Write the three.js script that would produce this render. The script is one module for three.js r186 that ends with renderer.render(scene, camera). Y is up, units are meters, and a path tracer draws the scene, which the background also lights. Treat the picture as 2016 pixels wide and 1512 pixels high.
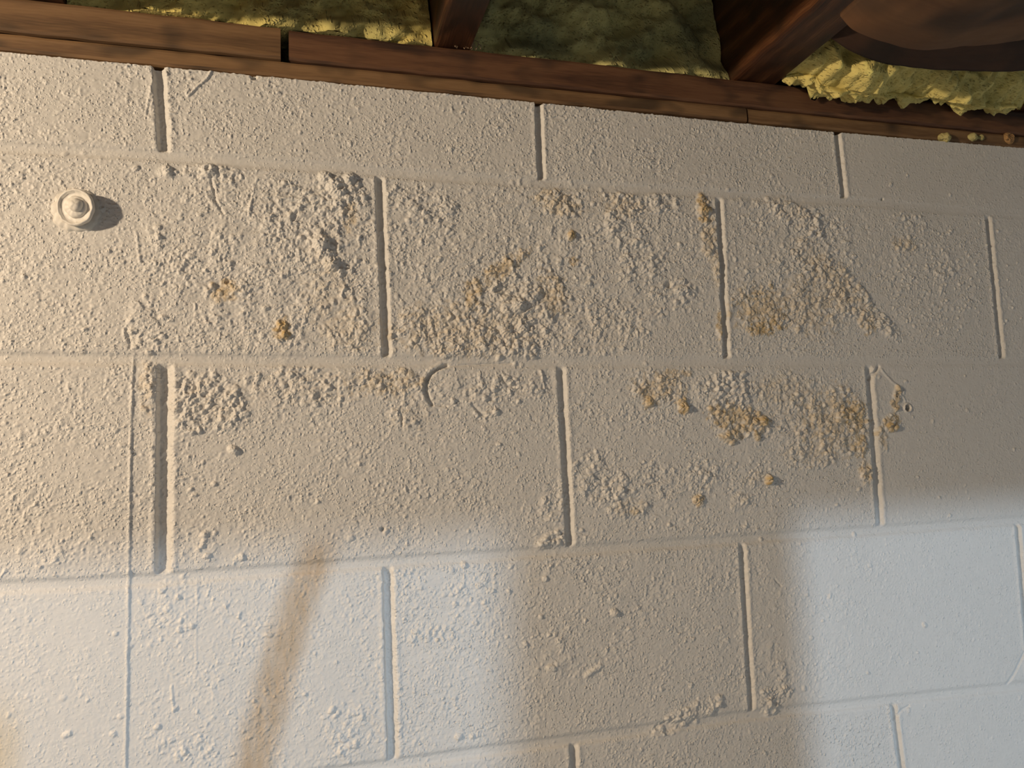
import * as THREE from 'three';
import { mergeGeometries } from 'three/addons/utils/BufferGeometryUtils.js';
import { ImprovedNoise } from 'three/addons/math/ImprovedNoise.js';
import { RoundedBoxGeometry } from 'three/addons/geometries/RoundedBoxGeometry.js';

// ---------------------------------------------------------------- camera, exposure, lights
const scene = new THREE.Scene();
scene.background = new THREE.Color(0x000000);            // a closed cellar: no sky is seen and none enters
const camera = new THREE.PerspectiveCamera(53.0238, 2016 / 1512, 0.02, 50);
camera.matrixAutoUpdate = false;
camera.matrix.set(0.963819, 0.006360, -0.266481, -0.280080, -0.035853, 0.993724, -0.105956, 1.686872, 0.264135, 0.111677, 0.957999, 0.805123, 0, 0, 0, 1);
camera.matrix.decompose(camera.position, camera.quaternion, camera.scale);
camera.matrixAutoUpdate = true;
const renderer = new THREE.WebGLRenderer({ antialias: true });
renderer.toneMapping = THREE.LinearToneMapping;
renderer.toneMappingExposure = 1.0;
renderer.shadowMap.enabled = true;
// bare bulbs that light the cellar; each light is added inside its bulb by lampHolder() below
const WARM = { at: [-1.62, 2.10, 0.78], color: new THREE.Color().setRGB(1, 0.80, 0.57), cd: 6.6 };
const COOL = { at: [0.90, 2.00, 3.0], color: new THREE.Color().setRGB(0.60, 0.79, 1.0), cd: 11 };

// ---------------------------------------------------------------- helpers
const Y0 = 1.8;                                           // height of the mid bed joint above the floor
function rng(seed) { let s = seed | 0; return () => { s = (s + 0x6d2b79f5) | 0; let t = Math.imul(s ^ (s >>> 15), 1 | s); t = (t + Math.imul(t ^ (t >>> 7), 61 | t)) ^ t; return ((t ^ (t >>> 14)) >>> 0) / 4294967296; }; }
const PERM = new Uint8Array(512), GX = new Float32Array(256), GY = new Float32Array(256), GV = new Float32Array(256);
{ const r = rng(77); const p = [...Array(256).keys()]; for (let i = 255; i > 0; i--) { const j = Math.floor(r() * (i + 1)); [p[i], p[j]] = [p[j], p[i]]; }
  for (let i = 0; i < 512; i++) PERM[i] = p[i & 255];
  for (let i = 0; i < 256; i++) { const a = r() * Math.PI * 2; GX[i] = Math.cos(a); GY[i] = Math.sin(a); GV[i] = r(); } }
function noise(x, y) {                                    // gradient noise, about -0.7 .. 0.7
  const xi = Math.floor(x), yi = Math.floor(y), fx = x - xi, fy = y - yi, X = xi & 255, Y = yi & 255;
  const u = fx * fx * fx * (fx * (fx * 6 - 15) + 10), v = fy * fy * fy * (fy * (fy * 6 - 15) + 10);
  const a = PERM[PERM[X] + Y], b = PERM[PERM[X + 1] + Y], c = PERM[PERM[X] + Y + 1], d = PERM[PERM[X + 1] + Y + 1];
  const n0 = GX[a] * fx + GY[a] * fy, n1 = GX[b] * (fx - 1) + GY[b] * fy, n2 = GX[c] * fx + GY[c] * (fy - 1), n3 = GX[d] * (fx - 1) + GY[d] * (fy - 1);
  return (n0 + u * (n1 - n0)) * (1 - v) + (n2 + u * (n3 - n2)) * v;
}
const fbm = (x, y, o) => { let s = 0, a = 1; for (let i = 0; i < o; i++) { s += a * noise(x + 17.3 * i, y - 9.1 * i); x *= 2.03; y *= 2.03; a *= 0.5; } return s; };
const solid = new ImprovedNoise(), noise3 = (x, y, z) => solid.noise(x + 100, y + 100, z + 100);
const sst = (a, b, x) => { const t = Math.min(1, Math.max(0, (x - a) / (b - a))); return t * t * (3 - 2 * t); };
const clamp = (x, a, b) => Math.min(b, Math.max(a, x));
const used = new Map();
function numbered(name) { const n = used.get(name) ?? 0; used.set(name, n + 1); return n ? name + '_' + String(n).padStart(3, '0') : name; }
function tag(o, label, category, group) { o.userData.label = label; o.userData.category = category; if (group) o.userData.group = group; return o; }
function shadows(o) { o.castShadow = true; o.receiveShadow = true; return o; }
function mesh(name, geometry, material, parent) { const m = shadows(new THREE.Mesh(geometry, material)); m.name = parent === scene ? numbered(name) : name; parent.add(m); return m; }
function thing(name, label, category, [x, y, z] = [0, 0, 0], group) { const g = new THREE.Group(); g.name = numbered(name); g.position.set(x, y, z); tag(g, label, category, group); scene.add(g); return g; }
function struct(name, geometry, material) { const m = mesh(name, geometry, material, scene); m.userData.kind = 'structure'; return m; }
const polyline = (pts) => (x) => {                        // piecewise linear, carried on past both ends
  let i = 0; while (i < pts.length - 2 && x > pts[i + 1][0]) i++;
  const [x0, y0] = pts[i], [x1, y1] = pts[i + 1]; return y0 + (y1 - y0) * (x - x0) / (x1 - x0);
};

// ---------------------------------------------------------------- materials
function dataTexture(w, h, fill, srgb) {
  const d = new Uint8Array(w * h * 4);
  for (let y = 0; y < h; y++) for (let x = 0; x < w; x++) { const c = fill(x, y), i = (y * w + x) * 4; d[i] = c[0]; d[i + 1] = c[1]; d[i + 2] = c[2]; d[i + 3] = 255; }
  const t = new THREE.DataTexture(d, w, h); t.wrapS = t.wrapT = srgb ? THREE.MirroredRepeatWrapping : THREE.RepeatWrapping; t.magFilter = THREE.LinearFilter; t.minFilter = THREE.LinearMipmapLinearFilter; t.generateMipmaps = true;
  if (srgb) t.colorSpace = THREE.SRGBColorSpace; t.needsUpdate = true; return t;
}
const grit = (() => {                                     // tileable fine roller stipple
  const N = 1024, r = rng(5), g = new Float32Array(N * N), w = 2 * Math.PI / N;
  for (let k = 0; k < 15000; k++) {
    const cx = r() * N, cy = r() * N, thick = 0.5 + 0.3 * Math.sin(cx * w * 2 + 1.5 * Math.sin(cy * w * 3)) + 0.3 * Math.sin(cy * w * 3 + 1.2 * Math.sin(cx * w * 2 + 1)) + 0.2 * Math.sin((cx * 5 - cy * 4) * w);
    const keep = r() < 0.3 + 0.7 * thick, rad = 2.4 + Math.pow(r(), 2) * 7, s = (r() < 0.84 ? 1 : -0.8) * (0.15 + Math.pow(r(), 1.8) * 1.1) * (0.6 + rad * 0.09), e = 0.7 + r() * 0.6; if (!keep) continue;
    for (let y = Math.floor(cy - rad * 1.5); y <= cy + rad * 1.5; y++) for (let x = Math.floor(cx - rad * 1.5); x <= cx + rad * 1.5; x++) { const q = 1 - (((x - cx) * e) ** 2 + ((y - cy) / e) ** 2) / rad / rad; if (q > 0) g[((y + N) % N) * N + ((x + N) % N)] += s * q * q; } }
  const t = dataTexture(N, N, (x, y) => { const v = clamp(96 + g[y * N + x] * 62, 0, 255); return [v, v, v]; });
  t.repeat.set(1 / 0.23, 1 / 0.23); return t;
})();
const paint = new THREE.MeshStandardMaterial({ vertexColors: true, roughness: 0.55, bumpMap: grit, bumpScale: 0.0019 });
const smoothPaint = paint.clone(); smoothPaint.bumpScale = 0.0010;
const plainPaint = new THREE.MeshStandardMaterial({ color: new THREE.Color().setRGB(0.70, 0.67, 0.62), roughness: 0.6, bumpMap: grit, bumpScale: 0.0008 });
function woodTexture(seed, dark, mid, light) {
  return dataTexture(1024, 256, (x, y) => {
    const s = seed * 13.7, wv = noise(x / 190 + s, y / 60 + s) * 26;
    const rings = 0.5 + 0.5 * Math.sin((y + wv) * 0.17 + 3 * noise(x / 260 + s, y / 45));
    const fibre = noise(x / 42 + s, y * 0.55 + s) * 0.5 + noise(x / 14, y * 1.1 + s) * 0.25;
    const blot = sst(0.05, 0.5, fbm(x / 120 + s * 2, y / 70 + 4, 3));
    const k = clamp(0.45 + (rings - 0.5) * 0.32 + fibre * 0.5, 0, 1);
    return [0, 1, 2].map((i) => clamp((dark[i] + (mid[i] - dark[i]) * Math.min(1, k * 2) + (light[i] - mid[i]) * Math.max(0, k * 2 - 1)) * (1 - 0.38 * blot), 0, 255));
  }, true);
}
function woodMaterial(seed, dark, mid, light, rough = 0.72) {
  const map = woodTexture(seed, dark, mid, light); map.repeat.set(1 / 0.8, 1 / 0.2);
  const bump = map.clone(); bump.colorSpace = THREE.NoColorSpace;
  return new THREE.MeshStandardMaterial({ map, bumpMap: bump, bumpScale: 0.0008, roughness: rough });
}
const sillWood = woodMaterial(1, [74, 52, 31], [122, 91, 59], [144, 112, 76]);
const redSillWood = woodMaterial(6, [54, 31, 18], [104, 70, 45], [128, 92, 62]);
const stripWood = woodMaterial(2, [88, 62, 38], [132, 100, 66], [152, 118, 80]);
const joistWood = woodMaterial(3, [40, 20, 9], [78, 45, 24], [150, 104, 62], 0.5);
const girderWood = woodMaterial(4, [60, 42, 28], [104, 80, 56], [126, 98, 70]);

// a board: long axis x, uv in metres so that the grain keeps its size, worn arrises, slightly wandering faces
function boardGeometry(x0, x1, y0, y1, z0, z1, seed, { step = 0.02, wane = 0.0015, warp = 0.001, axis = 'x' } = {}) {
  const L = x1 - x0, H = y1 - y0, D = z1 - z0, n = Math.max(2, Math.round(L / step)), c = Math.min(0.004, H * 0.2);
  const prof = [[-H / 2 + c, D / 2], [H / 2 - c, D / 2], [H / 2 - c * 0.3, D / 2 - c * 0.3], [H / 2, D / 2 - c], [H / 2, -D / 2], [-H / 2, -D / 2], [-H / 2, D / 2 - c], [-H / 2 + c * 0.3, D / 2 - c * 0.3]];
  const pos = [], uv = [], idx = []; let per = [0];
  for (let k = 0; k < 8; k++) { const a = prof[k], b = prof[(k + 1) % 8]; per.push(per[k] + Math.hypot(a[0] - b[0], a[1] - b[1])); }
  for (let k = 0; k < 8; k++) for (const [e, pe] of [[prof[k], per[k]], [prof[(k + 1) % 8], per[k + 1]]]) {
    for (let i = 0; i <= n; i++) { const x = -L / 2 + L * i / n, edge = Math.abs(e[0]) > H / 2 - c * 1.1 && e[1] > 0 ? 1 : 0;
      const w = edge * wane * noise(x * 34 + seed, (e[0] > 0 ? 3 : 8) + seed) + warp * noise(x * 6 + seed * 3, e[0] * 30);
      pos.push(x, e[0] + w * (e[0] > 0 ? 1 : -1) * edge, e[1] + warp * noise(x * 9 + seed, e[0] * 40 + 5) * (e[1] > 0 ? 1 : 0)); uv.push(x + seed * 0.37, pe + seed * 0.113); } }
  for (let k = 0; k < 8; k++) for (let i = 0; i < n; i++) { const a = (k * 2) * (n + 1) + i, b = (k * 2 + 1) * (n + 1) + i; idx.push(a, a + 1, b, a + 1, b + 1, b); }
  for (const s of [0, 1]) { const base = pos.length / 3; for (let k = 0; k < 8; k++) { pos.push(s ? L / 2 : -L / 2, prof[k][0], prof[k][1]); uv.push(prof[k][1] * 0.5 + seed, prof[k][0]); }
    for (let k = 1; k < 7; k++) s ? idx.push(base, base + k + 1, base + k) : idx.push(base, base + k, base + k + 1); }
  const g = new THREE.BufferGeometry(); g.setAttribute('position', new THREE.Float32BufferAttribute(pos, 3)); g.setAttribute('uv', new THREE.Float32BufferAttribute(uv, 2)); g.setIndex(idx);
  // orient outward
  g.computeVertexNormals(); const N = g.attributes.normal, P = g.attributes.position; let dot = 0; for (let i = 0; i < N.count; i++) dot += N.getY(i) * P.getY(i) + N.getZ(i) * P.getZ(i);
  if (dot < 0) { const id = g.index.array; for (let i = 0; i < id.length; i += 3) { const t = id[i]; id[i] = id[i + 1]; id[i + 1] = t; } g.computeVertexNormals(); }
  if (axis === 'z') g.rotateY(-Math.PI / 2);
  return g;
}

// ---------------------------------------------------------------- the painted block wall
// relief of the painted face, in metres, on a fine grid: u along the wall, v above the mid bed joint
const U0 = -0.84, U1 = 1.06, V0 = -0.63, V1 = 0.32, GS = 0.0008, GW = Math.round((U1 - U0) / GS) + 1, GH = Math.round((V1 - V0) / GS) + 1;
const relief = new Float32Array(GW * GH), crust = new Float32Array(GW * GH), mask = new Float32Array(GW * GH), ochre = new Float32Array(GW * GH), rough = new Float32Array(GW * GH);

// bed joints (height along the wall) and head joints (u at their top and bottom), as measured on the wall
const bedTop = polyline([[-0.5559, 0.3022],[-0.3032, 0.3031],[0.0310, 0.3022],[0.3777, 0.3007],[0.6755, 0.3038]]);
const beds = [bedTop,
  polyline([[-0.5530, 0.2062],[-0.4198, 0.2083],[-0.3235, 0.2069],[-0.0225, 0.2054],[0.4150, 0.2084],[0.6802, 0.2051]]),
  polyline([[-0.5468, 0.0032],[-0.3236, 0.0017],[-0.0012, -0.0005],[0.6442, 0.0015]]),
  polyline([[-0.5405, -0.2053],[-0.4338, -0.2073],[-0.2011, -0.2060],[0.1738, -0.2072],[0.5346, -0.2072]]),
  polyline([[-0.1280, -0.4033],[0.1919, -0.4031],[0.5890, -0.4125]]),
  (u) => -0.6096, (u) => -0.8128];
const J = (a, b, w = 0.0055, d = 0.006) => ({ at: (v) => b[0] + (a[0] - b[0]) * (v - b[1]) / (a[1] - b[1]), w, d });
const V = (u, w = 0.0055, d = 0.0055) => ({ at: () => u, w, d });
const heads = [
  [V(-0.823), J([-0.4153, 0.3032],[-0.4092, 0.2197],0.0062,0.0062), J([-0.0126, 0.2969],[-0.0124, 0.2151],0.0048,0.0062), J([0.3912, 0.2970],[0.3938, 0.2192],0.0052,0.0058), V(0.80), V(1.206)],
  [V(-1.01), V(-0.61), J([-0.1951, 0.1941],[-0.1911, 0.0041],0.005,0.006), J([0.2133, 0.1953],[0.2100, 0.0174],0.0048,0.0052), J([0.6223, 0.1977],[0.6215, 0.0110],0.0052,0.005), V(1.03)],
  [V(-0.815), J([-0.4057, -0.0114],[-0.4051, -0.1886],0.0075,0.0062), J([0.0012, -0.0125],[0.0032, -0.1882],0.0052,0.0055), J([0.4094, -0.0168],[0.4064, -0.1928],0.0058,0.0042), V(0.808), V(1.214)],
  [V(-1.0), V(-0.604), J([-0.1941, -0.2151],[-0.1926, -0.4007],0.0058,0.0056), J([0.2137, -0.2107],[0.2118, -0.3987],0.0046,0.0046), J([0.6180, -0.2136],[0.6143, -0.3765],0.0048,0.005), V(1.03)],
  [V(-0.815), V(-0.409), J([-0.0028, -0.4154],[-0.0024, -0.4563],0.005,0.005), J([0.4041, -0.4326],[0.4071, -0.4863],0.005,0.005), V(0.81), V(1.21)],
];
const rowOf = (u, v) => { for (let r = 0; r < 5; r++) if (v > beds[r + 1](u)) return r; return 5; };

// patches of lifted, salt-crusted paint: [u, v, ru, rv, turn, crust, ochre, nodules]
const zones = [
  // block right of the bolt
  [[-0.3137, 0.1006, 0.1162, 0.0928],0,.34,.0,.4],[[-0.2421, 0.1772, 0.0314, 0.0249],.2,.75,.05,1.5],[[-0.2521, 0.1191, 0.0186, 0.0261],0,.85,.05,1.3],[[-0.2456, 0.1030, 0.0134, 0.0098],0,.8,.05,1],[[-0.2733, 0.1562, 0.0460, 0.0382],0,.5,0,.9],
  [[-0.3627, 0.1912, 0.0290, 0.0118],0,.5,0,1],[[-0.4056, 0.1909, 0.0094, 0.0063],0,.4,0,.8],[[-0.3526, 0.0731, 0.0144, 0.0125],0,.5,.75,1.2],[[-0.2966, 0.0325, 0.0079, 0.0136],-.3,.7,1,1.4],[[-0.2485, 0.0652, 0.0308, 0.0429],0,.42,.18,.7],[[-0.2135, 0.1539, 0.0096, 0.0417],.05,.5,.0,.6],[[-0.2267, 0.1532, 0.0084, 0.0166],0,.4,.55,.4],[[-0.2283, 0.0334, 0.0311, 0.0268],0,.45,.25,.8],
  [[-0.4222, 0.0360, 0.0181, 0.0301],0,.5,.05,.5],
  // middle block
  [[-0.1507, 0.1742, 0.0389, 0.0228],0,.5,0,1.1],[[-0.0083, 0.1116, 0.1936, 0.0998],0,.24,.0,.35],[[-0.0648, 0.1038, 0.0436, 0.0092],.62,.6,.7,1.3],[[-0.0973, 0.0743, 0.0113, 0.0170],0,.5,.7,1],[[-0.0522, 0.0498, 0.0495, 0.0484],0,.75,.12,1.5],[[-0.0461, 0.0584, 0.0175, 0.0257],0,.95,.05,1.5],[[-0.1154, 0.0348, 0.0782, 0.0306],0,.55,.35,1.1],[[-0.0038, 0.0767, 0.0181, 0.0291],.2,.45,.5,1],
  [[0.0070, 0.1834, 0.0307, 0.0168],-.3,.6,.45,1.3],[[0.0822, 0.1847, 0.0321, 0.0160],0,.6,.35,1.4],[[0.0903, 0.1576, 0.0290, 0.0275],-.6,.6,.05,1.5],[[0.1346, 0.1908, 0.0265, 0.0125],0,.5,.05,1.3],[[0.0206, 0.1470, 0.0055, 0.0060],0,.6,1,2],[[0.0222, 0.1156, 0.0086, 0.0059],0,.4,.7,1],[[0.1040, 0.1156, 0.0258, 0.0365],-.7,.4,.05,1],[[0.0433, 0.0426, 0.0741, 0.0351],0,.35,.1,.7],
  [[0.1915, 0.1877, 0.0096, 0.0190],0,.85,1,1.8],[[0.1966, 0.1533, 0.0096, 0.0315],-.1,.6,.5,1.3],[[0.2037, 0.1192, 0.0082, 0.0313],0,.45,.4,1],[[0.2038, 0.0449, 0.0054, 0.0184],0,.4,.9,.8],[[0.1577, 0.0856, 0.0173, 0.0135],0,.5,.0,.9],
  // right block
  [[0.3153, 0.1881, 0.0383, 0.0158],-.45,.7,.1,1.5],[[0.3432, 0.1699, 0.0194, 0.0158],-.6,.6,.05,1.2],[[0.2584, 0.1979, 0.0285, 0.0078],0,.3,.05,.8],[[0.3396, 0.1306, 0.0334, 0.0222],-.6,.6,.2,1.3],[[0.3809, 0.0928, 0.0604, 0.0222],-.75,.7,.4,1.5],[[0.4340, 0.0514, 0.0348, 0.0105],-.6,.7,.12,1.6],[[0.2620, 0.0645, 0.0437, 0.0314],0,.45,.62,1.1],[[0.2637, 0.0426, 0.0239, 0.0100],.2,.6,1,1.6],[[0.3344, 0.0723, 0.0441, 0.0450],0,.45,.35,.9],[[0.3181, 0.1362, 0.0953, 0.0649],0,.26,.08,.5],[[0.4144, 0.0479, 0.0122, 0.0131],0,.5,.6,1],
  [[0.5421, 0.1279, 0.0298, 0.0207],0,.3,0,1],[[0.4804, 0.1562, 0.0209, 0.0109],0,.35,.4,.9],[[0.5229, 0.1034, 0.0735, 0.0817],0,.1,0,.38],[[0.4915, 0.1840, 0.0324, 0.0138],0,.25,0,.8],
  // row below
  [[-0.3663, -0.0392, 0.0374, 0.0276],-.3,.62,.1,1.7],[[-0.3846, -0.0637, 0.0138, 0.0089],0,.6,.05,1.3],[[-0.3451, -0.0445, 0.0189, 0.0131],0,.6,.05,1.2],[[-0.4222, -0.0286, 0.0072, 0.0296],0,.45,.3,.7],[[-0.2746, -0.0248, 0.0698, 0.0197],0,.42,.12,1],[[-0.1926, -0.0227, 0.0421, 0.0150],0,.5,.45,1.2],[[-0.1668, -0.0577, 0.0213, 0.0181],0,.35,.12,.7],[[-0.0837, -0.0289, 0.0565, 0.0188],0,.4,.05,1],[[-0.0874, -0.0563, 0.0146, 0.0077],.4,.6,.05,1.2],[[-0.0260, -0.0265, 0.0176, 0.0169],0,.35,0,.8],
  [[0.1209, -0.0305, 0.0359, 0.0200],0,.5,.5,1.1],[[0.1043, -0.0421, 0.0076, 0.0128],0,.7,.9,1.4],[[0.1414, -0.0129, 0.0221, 0.0048],0,.4,.6,1],[[0.1487, -0.0515, 0.0065, 0.0106],0,.8,1,1.6],[[0.2064, -0.0312, 0.0418, 0.0217],0,.7,.08,1.6],[[0.2172, -0.0675, 0.0378, 0.0204],-.2,.75,.75,1.6],[[0.2089, -0.0882, 0.0174, 0.0071],0,.7,.75,1.5],[[0.2511, -0.0711, 0.0124, 0.0061],-.2,.85,1,1.8],[[0.2417, -0.0860, 0.0062, 0.0054],0,.7,1,1.6],
  [[0.2945, -0.0535, 0.0566, 0.0431],0,.34,.1,.7],[[0.3503, -0.0730, 0.0547, 0.0436],0,.55,.5,1.2],[[0.3806, -0.0642, 0.0193, 0.0189],0,.65,.95,1.4],[[0.3846, -0.0988, 0.0133, 0.0212],0,.55,.8,1.2],[[0.3181, -0.1093, 0.0428, 0.0208],0,.45,.22,1],[[0.3913, -0.1364, 0.0104, 0.0161],0,.5,.6,1],[[0.2855, -0.0349, 0.0423, 0.0210],0,.3,.3,.8],
  [[0.4465, -0.0492, 0.0069, 0.0180],-.25,.75,.8,1.2],[[0.4360, -0.0760, 0.0153, 0.0102],.5,.75,1,1.4],[[0.4209, -0.0966, 0.0076, 0.0164],.2,.4,.6,.8],
  [[0.0522, -0.1408, 0.0364, 0.0168],.2,.55,.05,1.3],[[0.0753, -0.1644, 0.0245, 0.0101],0,.5,.2,1.2],[[0.1661, -0.1311, 0.0260, 0.0198],0,.35,.0,1],[[0.1609, -0.1599, 0.0078, 0.0081],0,.75,.75,1.6],[[0.2320, -0.1395, 0.0203, 0.0083],.5,.45,.1,1.4],[[0.2545, -0.1398, 0.0048, 0.0060],0,.9,1,2.4],[[0.2168, -0.1624, 0.0147, 0.0094],.4,.4,.1,1.3],[[0.1143, -0.1377, 0.0378, 0.0228],0,.28,.05,.9],[[0.0292, -0.1175, 0.0180, 0.0224],0,.4,.05,.9],[[0.0812, -0.1691, 0.0062, 0.0045],0,.6,.6,1.2],
  [[-0.0185, -0.1935, 0.0196, 0.0065],.4,.6,.05,1.5],[[-0.0142, -0.1600, 0.0174, 0.0164],0,.3,0,.9],
  // lower rows
  [[0.1292, -0.3957, 0.0493, 0.0107],.3,.65,.05,1],[[0.2355, -0.3903, 0.0158, 0.0155],.4,.75,.05,1.1],[[0.2561, -0.3825, 0.0133, 0.0078],0,.65,.02,1],[[0.2486, -0.3523, 0.0120, 0.0281],.1,.3,0,.4],[[-0.1020, -0.2502, 0.0380, 0.0284],0,.12,0,.9],[[-0.1509, -0.2819, 0.0314, 0.0111],.1,.3,0,1.1],[[-0.0210, -0.3147, 0.0227, 0.0209],0,.15,0,.7],[[-0.4010, -0.2359, 0.0266, 0.0374],0,.16,0,.5],[[-0.2336, -0.3667, 0.0293, 0.0287],0,.3,0,.7],[[-0.3866, -0.3617, 0.0264, 0.0136],0,.25,0,.6],
  [[-0.3678, -0.1790, 0.0119, 0.0193],0,.25,0,.5],[[-0.5047, -0.1775, 0.0248, 0.0137],0,.2,0,.4],
];
const gi = (u, v) => { const x = Math.round((u - U0) / GS), y = Math.round((v - V0) / GS); return x < 0 || y < 0 || x >= GW || y >= GH ? -1 : y * GW + x; };
function splat(field, u, v, ru, rv, turn, f) {
  const c = Math.cos(turn), s = Math.sin(turn), R = Math.max(ru, rv);
  for (let y = Math.max(0, Math.floor((v - R - V0) / GS)); y <= Math.min(GH - 1, (v + R - V0) / GS); y++) for (let x = Math.max(0, Math.floor((u - R - U0) / GS)); x <= Math.min(GW - 1, (u + R - U0) / GS); x++) {
    const du = U0 + x * GS - u, dv = V0 + y * GS - v, a = (c * du + s * dv) / ru, b = (-s * du + c * dv) / rv, q = a * a + b * b;
    if (q < 1) { const i = y * GW + x; field[i] = f(field[i], q, i); }
  }
}
const rnd = rng(2024), D1 = [0.5270, 0.1035];
// a nodule: a small rough dome with an uneven plan
function nodule(u, v, r, h, o = 0) {
  const e = 0.75 + rnd() * 0.5, t = rnd() * 3.14, k = rnd() * 90;
  splat(crust, u, v, r * e, r / e, t, (old, q, i) => Math.max(old, h * Math.sqrt(1 - q) * (0.88 + 0.5 * noise((i % GW) * 0.42 + k, Math.floor(i / GW) * 0.42))));
  if (o) splat(ochre, u, v, r * 1.25, r * 1.25, 0, (old, q) => Math.max(old, o * (1 - q * q)));
}
for (const [[u, v, ru, rv], turn, m, o, n] of zones) {
  splat(mask, u, v, ru * 1.25, rv * 1.25, turn, (old, q) => Math.max(old, m * sst(1, 0.25, q)));
  const count = Math.round(ru * rv * Math.PI / (0.0056 * 0.0056) * n), c = Math.cos(turn), s = Math.sin(turn);
  for (let k = 0; k < count; k++) {
    const a = rnd() * 6.2832, d = Math.pow(rnd(), 0.62), x = Math.cos(a) * d * ru, y = Math.sin(a) * d * rv, r = (0.0009 + Math.pow(rnd(), 3.0) * 0.0032) * (0.75 + 0.4 * m);
    const oo = rnd() < o * 1.05 ? Math.min(1, o * (0.55 + rnd() * 0.6)) : 0;
    nodule(u + c * x - s * y, v + s * x + c * y, r, r * (0.4 + rnd() * 0.6) * (0.6 + 0.5 * m), oo);
  }
  if (o > 0.08) splat(ochre, u, v, ru * 1.25, rv * 1.25, turn, (old, q, i) => { const x = i % GW, y = Math.floor(i / GW), f = sst(-0.25, 0.5, fbm(x * 0.11 + u * 50, y * 0.11, 3) + (0.35 - q * 0.8)); return Math.max(old, o * 0.95 * f); });
}
// loose drops and specks of paint all over, fewer on the smooth blocks at the far end
for (let k = 0; k < 5200; k++) { const u = U0 + rnd() * (U1 - U0), v = V0 + rnd() * (V1 - V0), keep = clamp(0.9 - (u + 0.55) * 0.55, 0.14, 1) * (0.4 + 0.9 * sst(-0.2, 0.4, fbm(u * 9, v * 9, 2))); if (rnd() > keep) continue; const r = 0.0010 + Math.pow(rnd(), 3) * 0.0022; nodule(u, v, r, r * (0.25 + rnd() * 0.35)); }
for (let k = 0; k < 150; k++) { const a = rnd() * 6.28, d = Math.sqrt(rnd()), r = 0.0010 + rnd() * 0.0011; nodule(D1[0] + Math.cos(a) * d * 0.075, D1[1] + Math.sin(a) * d * 0.075, r, r * (0.6 + rnd() * 0.4)); }
for (let k = 0; k < 26; k++) { const r = 0.0011 + rnd() * 0.0009; nodule(D1[0] + 0.085 + rnd() * 0.06, D1[1] + (rnd() - 0.4) * 0.13, r, r * 0.8); }
// single lumps seen on the wall: [u, v], radius, height
for (const [[u, v], r, h, o] of [[[-0.2410, 0.1845],.011,.0075],[[-0.2524, 0.1959],.008,.006],[[-0.2261, 0.1966],.008,.0055],[[-0.2572, 0.1243],.0095,.0075],[[-0.2481, 0.1029],.009,.007],[[-0.2532, 0.1136],.008,.006],[[-0.2380, 0.1691],.007,.005],[[-0.0458, 0.0642],.009,.007],[[-0.0409, 0.0414],.009,.006],[[-0.0614, 0.0355],.008,.005],[[-0.4132, 0.1248],.0045,.0035],[[-0.3666, 0.1962],.008,.005],[[-0.4056, 0.1925],.006,.004],[[-0.4344, 0.1931],.0045,.003],
  [[0.1544, 0.0855],.008,.0045],[[0.2545, -0.1398],.0055,.006,1],[[0.2532, -0.0706],.007,.006,1],[[0.1590, -0.1592],.0055,.005,.7],[[0.1486, -0.0532],.006,.005,1],[[0.1060, -0.0462],.006,.005,.9],[[0.1906, 0.1845],.007,.006,1],[[0.0206, 0.1464],.005,.0045,1],[[-0.2966, 0.0378],.006,.005,1],[[-0.2932, 0.0273],.005,.004,1],
  [[0.0510, -0.2764],.0055,.004],[[-0.0244, -0.3274],.0065,.0035],[[-0.0514, -0.2998],.004,.003],[[-0.0334, -0.2736],.0035,.0028],[[-0.0257, -0.2933],.003,.0025],[[-0.0189, -0.2939],.003,.0025],[[-0.0272, -0.2343],.0045,.0028],[[-0.0853, -0.2427],.003,.003],[[-0.0677, -0.2445],.003,.003],[[-0.0950, -0.2539],.0032,.003],[[-0.0902, -0.3233],.003,.002],[[-0.0733, -0.0895],.0035,.003],[[-0.3426, -0.0876],.0055,.0045],[[-0.3814, -0.1241],.003,.0028],[[-0.3603, -0.1201],.0035,.003],[[-0.3706, -0.0986],.003,.002],[[0.0041, -0.0551],.003,.002],[[-0.3354, -0.1917],.005,.003],[[-0.3688, -0.1679],.005,.0035],[[-0.3710, -0.1788],.0035,.003],[[-0.3663, -0.1883],.0045,.003],[[-0.3737, -0.1820],.003,.0025],[[-0.2311, -0.1799],.005,.003],[[-0.1954, -0.1748],.004,.003],[[0.1227, -0.1854],.0035,.003],[[0.0169, -0.1857],.0035,.0028],[[0.2191, -0.1930],.003,.0025],[[0.2401, -0.2088],.003,.0025],[[0.2817, -0.1708],.003,.0022],[[0.3466, -0.1739],.003,.0022],[[0.5577, -0.0173],.002,.0018],[[0.5121, -0.1952],.0035,.002],[[0.3685, -0.2103],.004,.0025],[[0.4584, -0.3250],.005,.0025],[[0.3142, -0.3077],.0025,.002],[[-0.2767, -0.3263],.003,.0025],[[-0.4065, -0.2182],.004,.003],[[-0.1259, -0.3847],.005,.003],[[-0.1116, -0.3865],.004,.0025],[[-0.3935, -0.3268],.003,.0025],[[-0.4086, -0.3409],.004,.003],[[-0.1280, -0.2182],.004,.002],[[-0.1150, -0.2139],.005,.0035],[[0.4954, 0.2498],.0025,.002],[[-0.1169, 0.2382],.004,.002],[[-0.3225, 0.3022],.003,.002],[[0.5578, 0.1769],.003,.0025],[[0.5541, 0.1733],.003,.0025],[[0.6374, 0.1807],.003,.0022]]) nodule(u, v, r * (h > 0.0038 ? 0.95 : 0.74), h * (h > 0.0038 ? 1.0 : 0.8), o || 0);

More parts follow.
